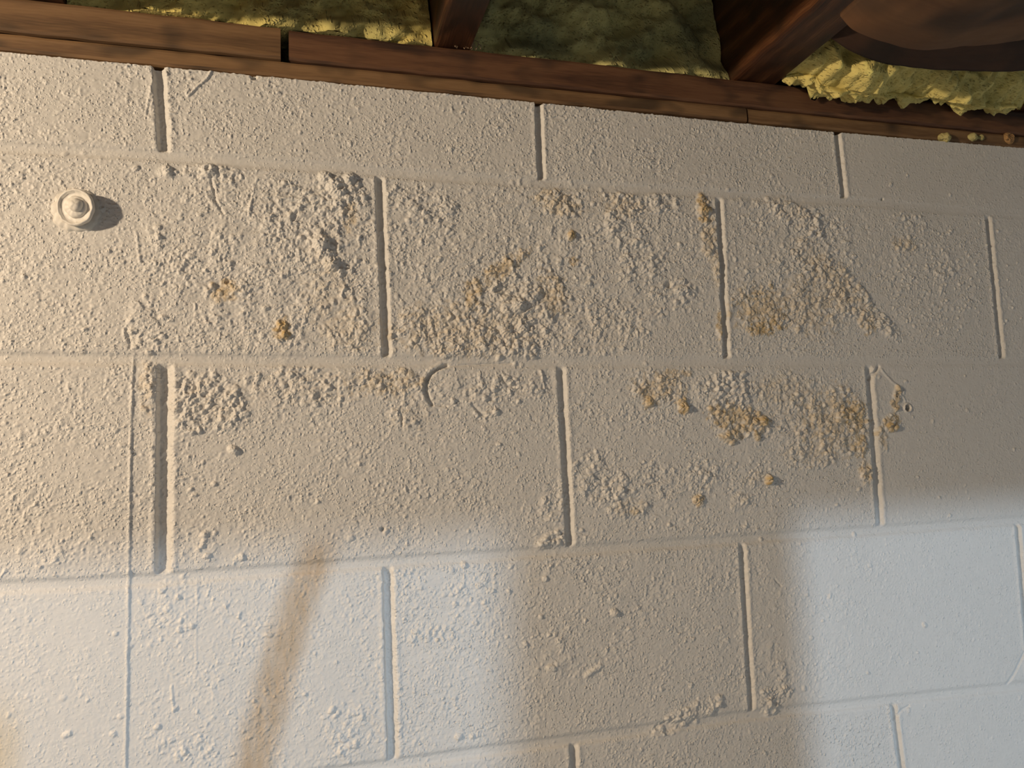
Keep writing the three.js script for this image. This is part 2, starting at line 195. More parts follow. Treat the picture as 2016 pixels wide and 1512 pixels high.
// long thin marks: ridges (+) and cuts (-) along polylines
function stroke(pts, w, h, jitter = 0.001) {
  for (let k = 0; k < pts.length - 1; k++) { const [a, b] = [pts[k], pts[k + 1]], len = Math.hypot(b[0] - a[0], b[1] - a[1]), n = Math.max(2, Math.round(len / 0.0008));
    for (let i = 0; i <= n; i++) { const t = i / n, u = a[0] + (b[0] - a[0]) * t + jitter * noise(a[0] * 90 + (k + t) * len * 130, 3.3), v = a[1] + (b[1] - a[1]) * t + jitter * noise(7.7, a[1] * 90 + (k + t) * len * 130);
      splat(relief, u, v, w, w, 0, (old, q) => h > 0 ? Math.max(old, h * (1 - q)) : Math.min(old, h * (1 - q))); } }
}

// relief, part by part
for (let y = 0; y < GH; y++) { const v = V0 + y * GS;
  for (let x = 0; x < GW; x++) { const u = U0 + x * GS, i = y * GW + x; rough[i] = clamp((1.0 - 0.74 * sst(0.12, 0.52, u - 0.25 * sst(-0.05, 0.1, v) * sst(0.25, 0.15, v)) + 0.3 * noise(u * 7, v * 7)) * (1 - 0.5 * sst(-0.40, -0.44, u) * sst(-0.19, -0.215, v)) * (1 - 0.25 * sst(-0.38, -0.42, v)) + 0.5 * mask[i], 0.2, 1.35); } }
// scratches, drips and paint lines
stroke([[-0.3652, 0.3021],[-0.3691, 0.2935],[-0.3768, 0.2855],[-0.3874, 0.2736]], 0.0016, 0.0018);
stroke([[-0.3236, 0.1792],[-0.3285, 0.1505]], 0.0016, 0.0018); stroke([[-0.3651, 0.1910],[-0.3602, 0.1647],[-0.3529, 0.1518]], 0.0016, -0.002);
stroke([[-0.4199, 0.2908],[-0.4264, 0.2501]], 0.0014, 0.001); stroke([[-0.0980, 0.0885],[-0.0944, 0.0772],[-0.0800, 0.0805]], 0.0014, -0.0016);
stroke([[-0.0541, -0.0011],[-0.0941, -0.0023],[-0.1275, -0.0039]], 0.0012, -0.0016, 0.0006); stroke([[-0.1275, -0.0039],[-0.1364, -0.0067],[-0.1442, -0.0116],[-0.1498, -0.0202],[-0.1511, -0.0300],[-0.1486, -0.0386],[-0.1445, -0.0452]], 0.0026, -0.0052, 0.0004); stroke([[-0.1341, -0.0017],[-0.1485, -0.0094],[-0.1547, -0.0202],[-0.1560, -0.0310],[-0.1535, -0.0396]], 0.0026, 0.0012, 0.0006); stroke([[-0.1445, -0.0452],[-0.1287, -0.0475]], 0.0014, -0.002, 0.0006);
stroke([[-0.0684, -0.0151],[-0.0608, -0.0263],[-0.0551, -0.0274]], 0.0018, -0.0024); stroke([[-0.0224, -0.0096],[-0.0191, -0.0294]], 0.0014, 0.0018);
stroke([[-0.1010, -0.0452],[-0.0913, -0.0563],[-0.0847, -0.0602]], 0.002, -0.0022); stroke([[-0.1449, -0.0419],[-0.1314, -0.0470]], 0.0016, -0.002); stroke([[-0.1774, -0.0564],[-0.1766, -0.0681]], 0.0014, -0.002);
stroke([[0.1200, -0.0657],[0.1407, -0.0737]], 0.0010, 0.0010, 0.0004); stroke([[-0.3968, -0.3058],[-0.3948, -0.3298]], 0.0014, 0.0012); stroke([[-0.3753, -0.2096],[-0.3757, -0.2849]], 0.001, 0.0006); stroke([[-0.3857, -0.2089],[-0.3844, -0.2561]], 0.001, 0.0005);
stroke([[0.2533, -0.2551],[0.2613, -0.2644]], 0.0012, -0.0014); stroke([[0.0153, -0.3394],[0.0303, -0.3314]], 0.0035, 0.0022); stroke([[0.0919, -0.4036],[0.1044, -0.3971],[0.1262, -0.3932]], 0.002, -0.002);
stroke([[0.6074, -0.3727],[0.5916, -0.3930],[0.5776, -0.4070]], 0.0025, -0.0018, 0.0004); stroke([[0.4034, -0.4325],[0.4118, -0.4218],[0.4256, -0.4175]], 0.002, -0.0014, 0.0004);
stroke([[0.4113, -0.0200],[0.4242, -0.0052]], 0.003, -0.003, 0.0004); stroke([[0.4277, -0.0091],[0.4486, -0.0299],[0.4597, -0.0494]], 0.002, 0.0011, 0.002);
stroke([[-0.4334, 0.1863],[-0.4334, 0.1578]], 0.0014, 0.0004, 0.002); stroke([[-0.4335, 0.1295],[-0.4314, 0.1116],[-0.4285, 0.0965]], 0.0018, 0.0009, 0.002); stroke([[-0.4401, 0.0317],[-0.4387, 0.0248],[-0.4372, 0.0139]], 0.0022, -0.0016, 0.002); stroke([[-0.4432, 0.0307],[-0.4413, 0.0198]], 0.0018, 0.0008, 0.002);
const seam = polyline([[[-0.4338, -0.3744][1], [-0.4338, -0.3744][0]], [[-0.4337, -0.2147][1], [-0.4337, -0.2147][0]], [[-0.4342, -0.0917][1], [-0.4342, -0.0917][0]], [[-0.4333, -0.0064][1], [-0.4333, -0.0064][0]], [[-0.4321, 0.0963][1], [-0.4321, 0.0963][0]]]);
for (let y = 0; y < GH; y++) { const v = V0 + y * GS;
  for (let x = 0; x < GW; x++) {
    const u = U0 + x * GS, i = y * GW + x, k = rough[i]; let h = relief[i];
    // the coat: long waves, roller stipple, small beads
    h += 0.0011 * noise(u * 5.1, v * 5.1 + 9) + 0.0007 * noise(u * 21, v * 21) * k;
    const r = rowOf(u, v); let flat = 1;                 // the coat runs smooth along the joints
    for (const b of [r, r + 1]) if (b > 0 && b < 6) flat = Math.min(flat, 0.35 + 0.65 * sst(0.004, 0.011, Math.abs(v - beds[b](u))));
    const pk = 1.38 * k * flat * (0.4 + 0.9 * sst(-0.35, 0.4, noise(u * 26 + 8, v * 26) + 0.4 * noise(u * 70, v * 70)));
    h += pk * (0.00040 * noise(u * 430 + 5, v * 430) + 0.00034 * noise(u * 250, v * 250) + 0.0005 * noise(u * 110, v * 110 + 3)) + 0.00012 * noise(u * 380, v * 380 + 7);
    const bead = noise(u * 215 + 40, v * 215); if (bead > 0.3) h += (bead - 0.3) * 0.0034 * pk;
    const grain = noise(u * 400 + 11, v * 400 + 70); if (grain > 0.3) h += (grain - 0.3) * 0.0036 * pk;
    // blistered, crusted paint
    const m = mask[i];
    if (m > 0.01) { const b1 = Math.abs(noise(u * 95 + 3, v * 95)), b2 = Math.abs(noise(u * 210, v * 210 + 8)), big = noise(u * 40, v * 40); const b3 = Math.abs(noise(u * 400 + 9, v * 400)); h += m * (0.0026 * (b1 - 0.15) + 0.0026 * (b2 - 0.12) + 0.0014 * (b3 - 0.12) + 0.0032 * big + 0.0008);
      const fl = noise(u * 52 + 0.7 * noise(v * 90, u * 90), v * 40 + 0.7 * noise(u * 110, v * 110 + 4)); h += Math.min(1, m * 1.6) * 0.0012 * (sst(0.10, 0.135, fl) - sst(-0.16, -0.20, fl) * 0.5) + Math.min(1, m * 1.6) * 0.0008 * Math.exp(-((fl - 0.15) ** 2) / 0.0008); }
    h += crust[i];
    // the thicker coat left of the seam, with a curled lip
    const su = seam(v) + 0.0009 * noise(v * 60, 2), d = u - su, low = sst(0.012, -0.006, v), up = 0.25 * sst(0.16, 0.0, v);
    h += (0.0007 * low + 0.0003 * up) * sst(0.0009, -0.0009, d) + (0.0011 * low * (0.65 + 0.9 * noise(v * 30, 7)) + 0.0005 * up) * Math.exp(-((d + 0.0010) ** 2) / (2 * 0.0010 ** 2));
    // joints
    for (const b of [r, r + 1]) if (b > 0 && b < 6) { const e = Math.abs(v - beds[b](u) - 0.0009 * noise(u * 14, b * 7)), fade = clamp(1.05 - 0.8 * (u + 0.55) * (b === 2 ? 1.2 : b === 1 ? 0.95 : 0.35), 0.16, 1); if (e < 0.012) h -= 0.0027 * fade * sst(0.0085, 0.0020, e); }
    if (r < 5) for (const j of heads[r]) { const c = j.at(v), e0 = u - c; if (Math.abs(e0) < 0.02) {
      const w = j.w + 0.0012 * noise(v * 60 + c * 99, e0 > 0 ? 1 : 9) + 0.0009 * noise(v * 170 + c * 99, e0 > 0 ? 5 : 2), end = sst(0.003, 0.009, Math.min(beds[r](u) - v + (r === 0 ? 0.012 : 0), v - beds[r + 1](u)));
      const e = e0 > 0 ? e0 + 0.0006 * noise(v * 110, c * 50) : -e0;
      h -= j.d * end * sst(w * (e0 > 0 ? 1.15 : 1.0), w * (e0 > 0 ? 0.1 : 0.68), e); h += 0.0007 * end * Math.exp(-((e - w * 1.35) ** 2) / (2 * 0.0018 ** 2)); } }
    relief[i] = h;
  } }
// drill hole and pits
for (const [[u, v], r, d] of [[[0.4626, -0.0578],.0042,.02],[[0.1390, 0.0924],.005,.0045],[[-0.1990, -0.1726],.0022,.006],[[-0.3235, 0.3004],.0035,.005],[[0.4525, 0.2147],.0018,.004],[[-0.2358, 0.1848],.003,.004],[[-0.3676, 0.1972],.003,.004],[[-0.3488, 0.0805],.003,.004],[[-0.2966, 0.0409],.0028,.003]]) splat(relief, u, v, r, r, 0, (old, q) => old - d * sst(1, 0.3, q));
splat(relief, ...[0.4626, -0.0578], 0.0068, 0.0068, 0, (old, q) => old + 0.0018 * sst(0.25, 0.45, q) * sst(1, 0.6, q));
const sample = (f, u, v) => { const x = clamp((u - U0) / GS, 0, GW - 1.001), y = clamp((v - V0) / GS, 0, GH - 1.001), x0 = Math.floor(x), y0 = Math.floor(y), a = x - x0, b = y - y0, i = y0 * GW + x0; return (f[i] * (1 - a) + f[i + 1] * a) * (1 - b) + (f[i + GW] * (1 - a) + f[i + GW + 1] * a) * b; };

// colour of the coat: cream white, ochre salts, rusty runs, grey scuffs (all of them stains with an outline of their own)
const runs = [   // stains that ran down the wall: centre line, half width, strength
  { line: polyline([[[-0.3237, -0.3890][1], [-0.3251, -0.3889][0]], [[-0.3027, -0.3064][1], [-0.3027, -0.3064][0]], [[-0.2858, -0.2454][1], [-0.2848, -0.2455][0]], [[-0.2661, -0.2027][1], [-0.2671, -0.2026][0]], [[-0.2560, -0.1684][1], [-0.2579, -0.1683][0]]]), top: [-0.2559, -0.1583][1], soft: 0.045, w: 0.023, k: 0.8, c: [0.46, 0.325, 0.185] },
  { line: () => [-0.5397, -0.3338][0], top: [-0.5302, -0.2828][1], soft: 0.07, w: 0.022, k: 0.5, c: [0.62, 0.46, 0.22] },
];
const BASE = [0.73, 0.70, 0.65], OCHRE = [0.55, 0.36, 0.105], TAN = [0.60, 0.47, 0.31];
function coat(u, v, out) {
  const n1 = noise(u * 6 + 2, v * 6), n2 = noise(u * 70, v * 70), n3 = noise(u * 300, v * 300), m = sample(mask, u, v);
  const g = 1 + 0.035 * n1 + 0.03 * n2 + 0.04 * n3;
  let r0 = BASE[0] * g, r1 = BASE[1] * g, r2 = BASE[2] * g;
  const dust = 0.16 * m * sst(-0.1, 0.5, noise(u * 55, v * 55 + 4) + 0.4 * n3);  // dirt caught in the crust
  r0 += (TAN[0] - r0) * dust; r1 += (TAN[1] - r1) * dust; r2 += (TAN[2] - r2) * dust;
  for (const s of runs) { if (v > s.top + 0.01) continue; const e = Math.abs(u - s.line(v) - 0.003 * noise(v * 25, 3) - 0.002 * noise(u * 80, v * 80)); if (e < s.w * 1.5) {
    const k = s.k * sst(s.w * 1.35, s.w * 0.2, e) * sst(s.top, s.top - s.soft, v + 0.004 * n2) * (0.86 + 0.3 * fbm(u * 120, v * 26, 3)); const q = clamp(k, 0, 1); r0 += (s.c[0] - r0) * q; r1 += (s.c[1] - r1) * q; r2 += (s.c[2] - r2) * q; } }
  const o = clamp(sample(ochre, u, v) * (0.85 + 0.5 * n3), 0, 1), w = 1 - 0.45 * o;
  r0 += (OCHRE[0] - r0) * o * 0.85; r1 += (OCHRE[1] - r1) * o * 0.85; r2 += (OCHRE[2] - r2) * o * 0.85;
  out[0] = r0; out[1] = r1; out[2] = r2;
}

const wall = new THREE.Group(); wall.name = 'wall_front'; wall.userData.kind = 'structure'; tag(wall, 'white painted concrete block wall with flaking crusted paint and ochre stains', 'wall'); wall.position.set(0, Y0, 0); scene.add(wall);
// grid over s,t in [0,1] mapped by place(s,t) -> [u,v]; drop sinks the border so that neighbours meet
function faceGeometry(nx, ny, place, back, crustOut) {
  const n = (nx + 1) * (ny + 1), pos = new Float32Array(n * 3), nor = new Float32Array(n * 3), col = new Float32Array(n * 3), uv = new Float32Array(n * 2), c = [0, 0, 0], mk = new Float32Array(n), E = 0.0008;
  for (let j = 0, k = 0; j <= ny; j++) for (let i = 0; i <= nx; i++, k++) {
    const [u, v] = place(i / nx, j / ny), h = sample(relief, u, v);
    const hx = (sample(relief, u + E, v) - sample(relief, u - E, v)) / (2 * E), hy = (sample(relief, u, v + E) - sample(relief, u, v - E)) / (2 * E), l = 1 / Math.hypot(hx, hy, 1);
    pos[k * 3] = u; pos[k * 3 + 1] = v; pos[k * 3 + 2] = h; nor[k * 3] = -hx * l; nor[k * 3 + 1] = -hy * l; nor[k * 3 + 2] = l; uv[k * 2] = u; uv[k * 2 + 1] = v;
    coat(u, v, c); col.set(c, k * 3); mk[k] = sample(mask, u, v) + 0.25 * noise(u * 60, v * 60) + 0.2 * sample(ochre, u, v);
  }
  const plain = [], rich = [], edge = crustOut ? 0.48 : 9;
  for (let j = 0; j < ny; j++) for (let i = 0; i < nx; i++) { const a = j * (nx + 1) + i, b = a + 1, d = a + nx + 1, e = d + 1; ((mk[a] + mk[b] + mk[d] + mk[e]) / 4 > edge ? rich : plain).push(a, b, e, a, e, d); }
  const pack = (idx, skirt) => {
    const map = new Map(), P = [], N = [], C = [], T = [], I = [];
    for (const q of idx) { let w = map.get(q); if (w === undefined) { w = map.size; map.set(q, w); P.push(pos[q * 3], pos[q * 3 + 1], pos[q * 3 + 2]); N.push(nor[q * 3], nor[q * 3 + 1], nor[q * 3 + 2]); C.push(col[q * 3], col[q * 3 + 1], col[q * 3 + 2]); T.push(uv[q * 2], uv[q * 2 + 1]); } I.push(w); }
    if (skirt) {   // the sides and the back of the block
      const ring = []; for (let i = 0; i < nx; i++) ring.push(i); for (let j = 0; j < ny; j++) ring.push(j * (nx + 1) + nx); for (let i = nx; i > 0; i--) ring.push(ny * (nx + 1) + i); for (let j = ny; j > 0; j--) ring.push(j * (nx + 1));
      const st = Math.max(1, Math.floor(ring.length / 400)); const rr = ring.filter((_, i) => i % st === 0), base = P.length / 3, cu = (pos[0] + pos[(n - 1) * 3]) / 2, cv = (pos[1] + pos[(n - 1) * 3 + 1]) / 2;
      for (const q of ring) { const nu = Math.abs(pos[q * 3] - cu) / Math.abs(pos[0] - cu) > Math.abs(pos[q * 3 + 1] - cv) / Math.abs(pos[1] - cv); const nx_ = nu ? Math.sign(pos[q * 3] - cu) : 0, ny_ = nu ? 0 : Math.sign(pos[q * 3 + 1] - cv);
        for (const z of [pos[q * 3 + 2], back]) { P.push(pos[q * 3], pos[q * 3 + 1], z); N.push(nx_, ny_, 0); C.push(col[q * 3], col[q * 3 + 1], col[q * 3 + 2]); T.push(pos[q * 3] + z, pos[q * 3 + 1]); } }
      for (let i = 0; i < ring.length; i++) { const a = base + i * 2, b = base + ((i + 1) % ring.length) * 2; I.push(a, a + 1, b, b, a + 1, b + 1); }
      const q0 = P.length / 3; for (const q of [0, nx, n - 1, ny * (nx + 1)]) { P.push(pos[q * 3], pos[q * 3 + 1], back); N.push(0, 0, -1); C.push(0.5, 0.5, 0.5); T.push(pos[q * 3], pos[q * 3 + 1]); } I.push(q0, q0 + 2, q0 + 1, q0, q0 + 3, q0 + 2);
    }
    const g = new THREE.BufferGeometry(); g.setAttribute('position', new THREE.Float32BufferAttribute(P, 3)); g.setAttribute('normal', new THREE.Float32BufferAttribute(N, 3)); g.setAttribute('color', new THREE.Float32BufferAttribute(C, 3)); g.setAttribute('uv', new THREE.Float32BufferAttribute(T, 2)); g.setIndex(I); return g;
  };
  if (crustOut && rich.length > 900) crustOut.geometry = pack(rich, false); else plain.push(...[]), rich.length && crustOut && (() => { for (const q of rich) plain.push(q); })();
  return pack(plain, true);
}
const HJ = 0.0052, FINE = 0.00108;
for (let r = 0; r < 5; r++) {
  const top = beds[r], bot = beds[r + 1], js = heads[r];
  for (let k = 0; k < js.length - 1; k++) {
    const a = js[k], b = js[k + 1], vm = (top(0) + bot(0)) / 2, ul = a.at(vm), ur = b.at(vm);
    if (ur < U0 + 0.05 || ul > U1 - 0.05) continue;
    const inView = ur > -0.60 && ul < 0.76, step = inView ? FINE : 0.004, stepY = inView && r === 4 ? FINE * 1.2 : step, W = ur - ul, H = top(ul) - bot(ul);
    const out = {};
    const place = (s, t) => { const v0 = bot(ul) + H * t, u = a.at(v0) + HJ + (b.at(v0) - a.at(v0) - 2 * HJ) * s; return [u, bot(u) + HJ + (top(u) - bot(u) - HJ - (r === 0 ? 0.0012 + (0.0009 * noise(u * 120, 4) + 0.0010 * noise(u * 310, 9) + 0.0008 * noise(u * 37, 2)) * t : HJ)) * t]; };
    const g = faceGeometry(Math.round(W / step), Math.round(H / stepY), place, -0.19, out);
    const m = mesh('block', g, ul > 0.36 || (ul > 0.15 && r > 2) || (r > 2 && ul < -0.5) ? smoothPaint : paint, wall);
    if (out.geometry) { const cm = mesh('mineral_crust', out.geometry, paint, m); cm.userData.kind = 'stuff'; cm.userData.label = 'lumpy crusted paint with pale and ochre mineral salts'; }
  }
}
// mortar: one strip for each bed joint and one for each head joint, sunk a little under the block edges
const strip = (nx, ny, place) => { const g = faceGeometry(nx, ny, place, -0.19, null), p = g.attributes.position; for (let i = 0; i < p.count; i++) if (p.getZ(i) > -0.1) p.setZ(i, p.getZ(i) - 0.00015); return g; };
for (let b = 1; b < 5; b++) mesh('bed_mortar', strip(1300, 10, (s, t) => { const u = U0 + 0.02 + (U1 - U0 - 0.04) * s; return [u, beds[b](u) + (t - 0.5) * 0.0112]; }), smoothPaint, wall);
for (let r = 0; r < 5; r++) for (const j of heads[r]) { const vm = (beds[r](0) + beds[r + 1](0)) / 2, c = j.at(vm); if (c < U0 + 0.02 || c > U1 - 0.02) continue;
  mesh('head_mortar', strip(10, r ? 160 : 80, (s, t) => { const vb = beds[r + 1](c) + 0.004, vt = beds[r](c) - (r ? 0.004 : 0.0025), v = vb + (vt - vb) * t; return [j.at(v) + (s - 0.5) * 0.0112, v]; }), smoothPaint, wall); }
// the courses below and beside the ones in view, plain blocks of the same bond down to the floor
{ const gBlock = new RoundedBoxGeometry(0.396, 0.193, 0.19, 2, 0.004), mort = plainPaint;
  const gTop = new RoundedBoxGeometry(0.396, 0.094, 0.19, 2, 0.004);
  for (let r = 0; r < 9; r++) { const vc = r === 0 ? 0.2525 : 0.1016 - 0.2032 * (r - 1); const off = r % 2 === 0 ? 0 : 0.2032;
    for (let k = -9; k <= 8; k++) { const u = k * 0.4064 + 0.2032 + off; if (r < 5 && u > -1.02 && u < 1.03) { if (u > -0.80 && u < 1.0) continue; }
      if (u < -3.4 || u > 3.0) continue; if (r < 5 && Math.abs(u - 0.1) < 1.02) continue;
      const m = mesh('block', r === 0 ? gTop : gBlock, mort, wall); m.position.set(u, vc, -0.0955); } }
  const back = mesh('core', new THREE.BoxGeometry(6.5, 2.09, 0.17), plainPaint, wall); back.position.set(-0.2, 0.29 - 1.045, -0.098); }

// ---------------------------------------------------------------- wood on top of the wall
const VL = 0.3035, VM = 0.3235, VT = 0.3602;             // underside, joint and top of the two boards
function board(name, label, category, x0, x1, v0, v1, z0, z1, mat, seed, opt, group) {
  const m = mesh(name, boardGeometry(x0, x1, v0, v1, z0, z1, seed, opt), mat, scene); m.position.set((x0 + x1) / 2, Y0 + (v0 + v1) / 2, (z0 + z1) / 2); return tag(m, label, category, group);
}
board('sill_board', 'thin pale brown board lying on the block wall, left of the butt joint', 'board', -3.2, 0.2615, VL, VM - 0.0008, -0.15, -0.002, stripWood, 1, {});
board('sill_board', 'thin brown board lying on the block wall, right of the butt joint', 'board', 0.2640, 2.8, VL, VM - 0.0008, -0.15, -0.003, stripWood, 5, {});
board('sill_plate', 'thick brown sill plate left of the black gap', 'board', -3.2, -0.2968, VM, VT, -0.14, -0.0025, sillWood, 2, {});
board('sill_plate', 'thick reddish brown sill plate right of the black gap', 'board', -0.2885, 2.8, VM, VT - 0.0008, -0.14, -0.0035, redSillWood, 7, {});
tag(board('rim_joist', 'dark board standing on the sill behind the yellow insulation', 'board', -3.2, 2.8, VT, 0.56, -0.185, -0.147, girderWood, 3, {}), 'dark board standing on the sill behind the yellow insulation', 'board');
// floor joists: from the sill over the girder to the far wall
const JW = 0.041, JT = 0.556;
function joist(u0, u1, label, seed) {
  const m = mesh('floor_joist', boardGeometry(-2.1, 2.1, VT, JT, -(u1 - u0) / 2, (u1 - u0) / 2, seed, { axis: 'z', wane: 0.003, step: 0.01 }), joistWood, scene);
  // the board's long axis is turned along z, its worn face downwards on the camera's side
  m.position.set((u0 + u1) / 2, Y0 + (VT + JT) / 2, 2.1 - 0.146); return tag(m, label, 'joist');
}
joist(-0.545, -0.503, 'dark floor joist resting on the sill plate left of the black gap', 11);
joist(-0.131, -0.090, 'dark floor joist between the two insulated bays, cobweb at its foot', 12);
joist(0.2505, 0.309, 'reddish brown floor joist with a worn pale lower edge beside the sagging brown sheets', 13);
joist(0.690, 0.731, 'dark floor joist beyond the sagging brown sheets', 14);
joist(-0.952, -0.911, 'floor joist nearest the bare warm bulb', 15);
struct('ceiling', new THREE.BoxGeometry(6.6, 0.04, 5.0).translate(-0.2, Y0 + JT + 0.021, 2.25), girderWood);

// ---------------------------------------------------------------- insulation
const fluff = new THREE.MeshStandardMaterial({ vertexColors: true, roughness: 0.95, bumpMap: grit, bumpScale: 0.004 });
function batt(label, x0, x1, v0, v1, z0, z1, seed, { lump = 0.018, fine = 0.006, shape = () => 0, under = null, round = 0, tone = [0.78, 0.64, 0.20], dirt = [0.30, 0.30, 0.13], dirty = 0.4, name = 'insulation_batt', seg = 0.004, cat = 'insulation' } = {}) {
  const W = x1 - x0, H = v1 - v0, D = z1 - z0, g = new THREE.BoxGeometry(W, H, D, Math.ceil(W / seg), Math.ceil(H / seg), Math.ceil(D / seg)), p = g.attributes.position, col = [], uvw = [], n = new THREE.Vector3();
  for (let i = 0; i < p.count; i++) {
    let x = p.getX(i), y = p.getY(i), z = p.getZ(i); n.set(x / W * 1.2, y / H * 1.6, z / D * 2.2); const l = Math.max(n.length(), 1e-4); n.divideScalar(l);
    const X = x + seed * 3.1, Yq = y + seed, Z = z, edge = Math.min(sst(W / 2, W / 2 - 0.012, Math.abs(x)), 1);
    const a = noise3(X * 22, Yq * 22, Z * 22), b = noise3(X * 60, Yq * 60, Z * 60), c = noise3(X * 140, Yq * 140, Z * 140);
    const d = (lump * a + fine * b + fine * 0.45 * c) * (0.3 + 0.7 * edge);
    if (round) { const q = 1 - 0.55 * Math.pow(Math.abs(y / H) * 2, 3) * (y < 0 ? 1 : 0) - 0.35 * Math.pow(Math.abs(x / W) * 2, 8); z = -D / 2 + (z + D / 2) * q; }
    if (name === 'wool_tuft') { const q = new THREE.Vector3(x / W, y / H, z / D).normalize().multiplyScalar(0.5); x = q.x * W; y = q.y * H; z = q.z * D; }
    const out = shape(x / W + 0.5, y / H + 0.5, z / D + 0.5);
    if (under) { const b = under(x + (x0 + x1) / 2) - (v0 + v1) / 2, t = y / H + 0.5; y = b + (H / 2 - b) * t; }
    x += n.x * d * 0.3; y += n.y * d; z += n.z * d + out; z = Math.max(z, -D / 2); if (!under && name !== 'wool_tuft') y = Math.max(y, -H / 2);
    p.setXYZ(i, clamp(x, -W / 2, W / 2), y, z);
    uvw.push(x, y + z); const k = clamp(dirty * sst(-0.3, 0.5, noise3(X * 13 + 5, Yq * 13, Z * 13) + 0.35 * b), 0, 1), br = 1 + 0.22 * b + 0.25 * c;
    for (let q = 0; q < 3; q++) col.push(clamp((tone[q] + (dirt[q] - tone[q]) * k) * br, 0.02, 0.9));
  }
  g.setAttribute('color', new THREE.Float32BufferAttribute(col, 3)); g.setAttribute('uv', new THREE.Float32BufferAttribute(uvw, 2)); g.computeVertexNormals();
  const m = mesh(name, g, fluff, scene); m.position.set((x0 + x1) / 2, Y0 + (v0 + v1) / 2, (z0 + z1) / 2); return tag(m, label, cat);
}
batt('yellow glass wool tufts pressed between joists above the black gap', -0.502, -0.133, VT + 0.001, 0.548, -0.143, -0.03, 1, { lump: 0.024, fine: 0.012, shape: (s, t, w) => w * (0.022 * sst(0.35, 0.02, t) - 0.02 * sst(0.3, 0.8, t)), dirty: 0.55 });
batt('olive glass wool batt with dark mould spots between two joists', -0.088, 0.249, VT + 0.001, 0.548, -0.143, -0.03, 2, { lump: 0.02, fine: 0.009, shape: (s, t, w) => w * (0.016 * sst(0.2, 0.0, t) - 0.01 * sst(0.2, 0.7, t)), tone: [0.62, 0.56, 0.22], dirt: [0.20, 0.21, 0.10], dirty: 0.8 });
{ const bottom = polyline([[0.3057, 0.3637],[0.3485, 0.3615],[0.3523, 0.3456],[0.4106, 0.3418],[0.4659, 0.3451],[0.4979, 0.3432],[0.5725, 0.3446],[0.5889, 0.3404],[0.6201, 0.3498],[0.6919, 0.3543],[0.7685, 0.3531]]);
  batt('ragged yellow glass wool batt drooping over the sill beneath the brown sheets', 0.312, 0.688, 0.36, 0.50, 0.004, 0.062, 3, { lump: 0.024, fine: 0.014, under: bottom, round: 1, tone: [0.80, 0.66, 0.22], dirt: [0.42, 0.40, 0.16], dirty: 0.5, seg: 0.003 }); }
batt('yellow glass wool beyond the dark joist by the warm bulb', -0.909, -0.547, VT + 0.001, 0.548, -0.143, -0.035, 4, { seg: 0.008, dirty: 0.5 });
for (const [[u, v], w, h, label, s] of [[[0.5649, 0.3079],.022,.012,'small pale tuft of glass wool caught under the sill board',21],[[0.6195, 0.3131],.030,.013,'small yellowish green tuft of glass wool caught under the sill board',22],[[0.6773, 0.3172],.018,.018,'rusty brown scrap of wool caught under the sill board',23]])
  batt(label, u - w / 2, u + w / 2, v - h / 2, v + h / 2, -0.012, 0.003, s, { lump: 0.005, fine: 0.004, seg: 0.0012, name: 'wool_tuft', tone: s === 23 ? [0.40, 0.22, 0.09] : [0.52, 0.44, 0.18], dirty: 0.3, cat: 'insulation tuft' });

// sagging brown sheets stapled under the joists
const sheetMat = (() => { const map = woodTexture(9, [88, 58, 34], [104, 72, 44], [118, 84, 54]); map.repeat.set(1 / 0.9, 1 / 0.5); return new THREE.MeshStandardMaterial({ map, roughness: 0.8 }); })();
const shadedSheetMat = (() => { const map = woodTexture(10, [44, 26, 15], [60, 38, 23], [72, 48, 30]); map.repeat.set(1 / 0.9, 1 / 0.5); return new THREE.MeshStandardMaterial({ map, roughness: 0.85 }); })();  // darker sheet tones: the shade behind the wider sheet is put into the colour
function sheet(label, edge, z0, z1, rise, seed, mat) {
  const c = new THREE.CatmullRomCurve3(edge.map(([x, y]) => new THREE.Vector3(x, y, 0))), nx = 60, nz = 40, T = 0.004, pos = [], uv = [], idx = [];
  for (const side of [0, 1]) for (let j = 0; j <= nz; j++) for (let i = 0; i <= nx; i++) { const p = c.getPoint(i / nx), t = j / nz; const y = p.y + rise * t + 0.004 * noise(p.x * 9 + seed, t * 5) + 0.0015 * noise(p.x * 40, t * 22 + seed) + (side ? T : 0); pos.push(p.x, y, z0 + (z1 - z0) * t + 0.006 * noise(p.x * 12 + seed, 2) * (1 - t)); uv.push(p.x, t * (z1 - z0) + seed); }
  const W = nx + 1, N = W * (nz + 1), q = (a, b, d, e) => idx.push(a, b, d, a, d, e);
  for (let j = 0; j < nz; j++) for (let i = 0; i < nx; i++) { const a = j * W + i; q(a, a + 1, a + W + 1, a + W); q(N + a, N + a + W, N + a + W + 1, N + a + 1); }
  for (let i = 0; i < nx; i++) { q(i, N + i, N + i + 1, i + 1); const a = nz * W + i; q(a, a + 1, N + a + 1, N + a); }
  for (let j = 0; j < nz; j++) { const a = j * W; q(a, a + W, N + a + W, N + a); const b = a + nx; q(b, N + b, N + b + W, b + W); }
  const g = new THREE.BufferGeometry(); g.setAttribute('position', new THREE.Float32BufferAttribute(pos, 3)); g.setAttribute('uv', new THREE.Float32BufferAttribute(uv, 2)); g.setIndex(idx); g.computeVertexNormals();
  const m = mesh('sagging_sheet', g, mat, scene); m.position.set(0, Y0, 0); return tag(m, label, 'sheet');
}
sheet('brown sagging sheet under the joists, the lower and wider of two', [[0.2404, 0.3200],[0.2540, 0.3067],[0.2895, 0.2981],[0.3326, 0.2944],[0.3915, 0.3035],[0.4721, 0.3220],[0.5960, 0.3597]], 0.2, 1.0, 0.0, 1, sheetMat);
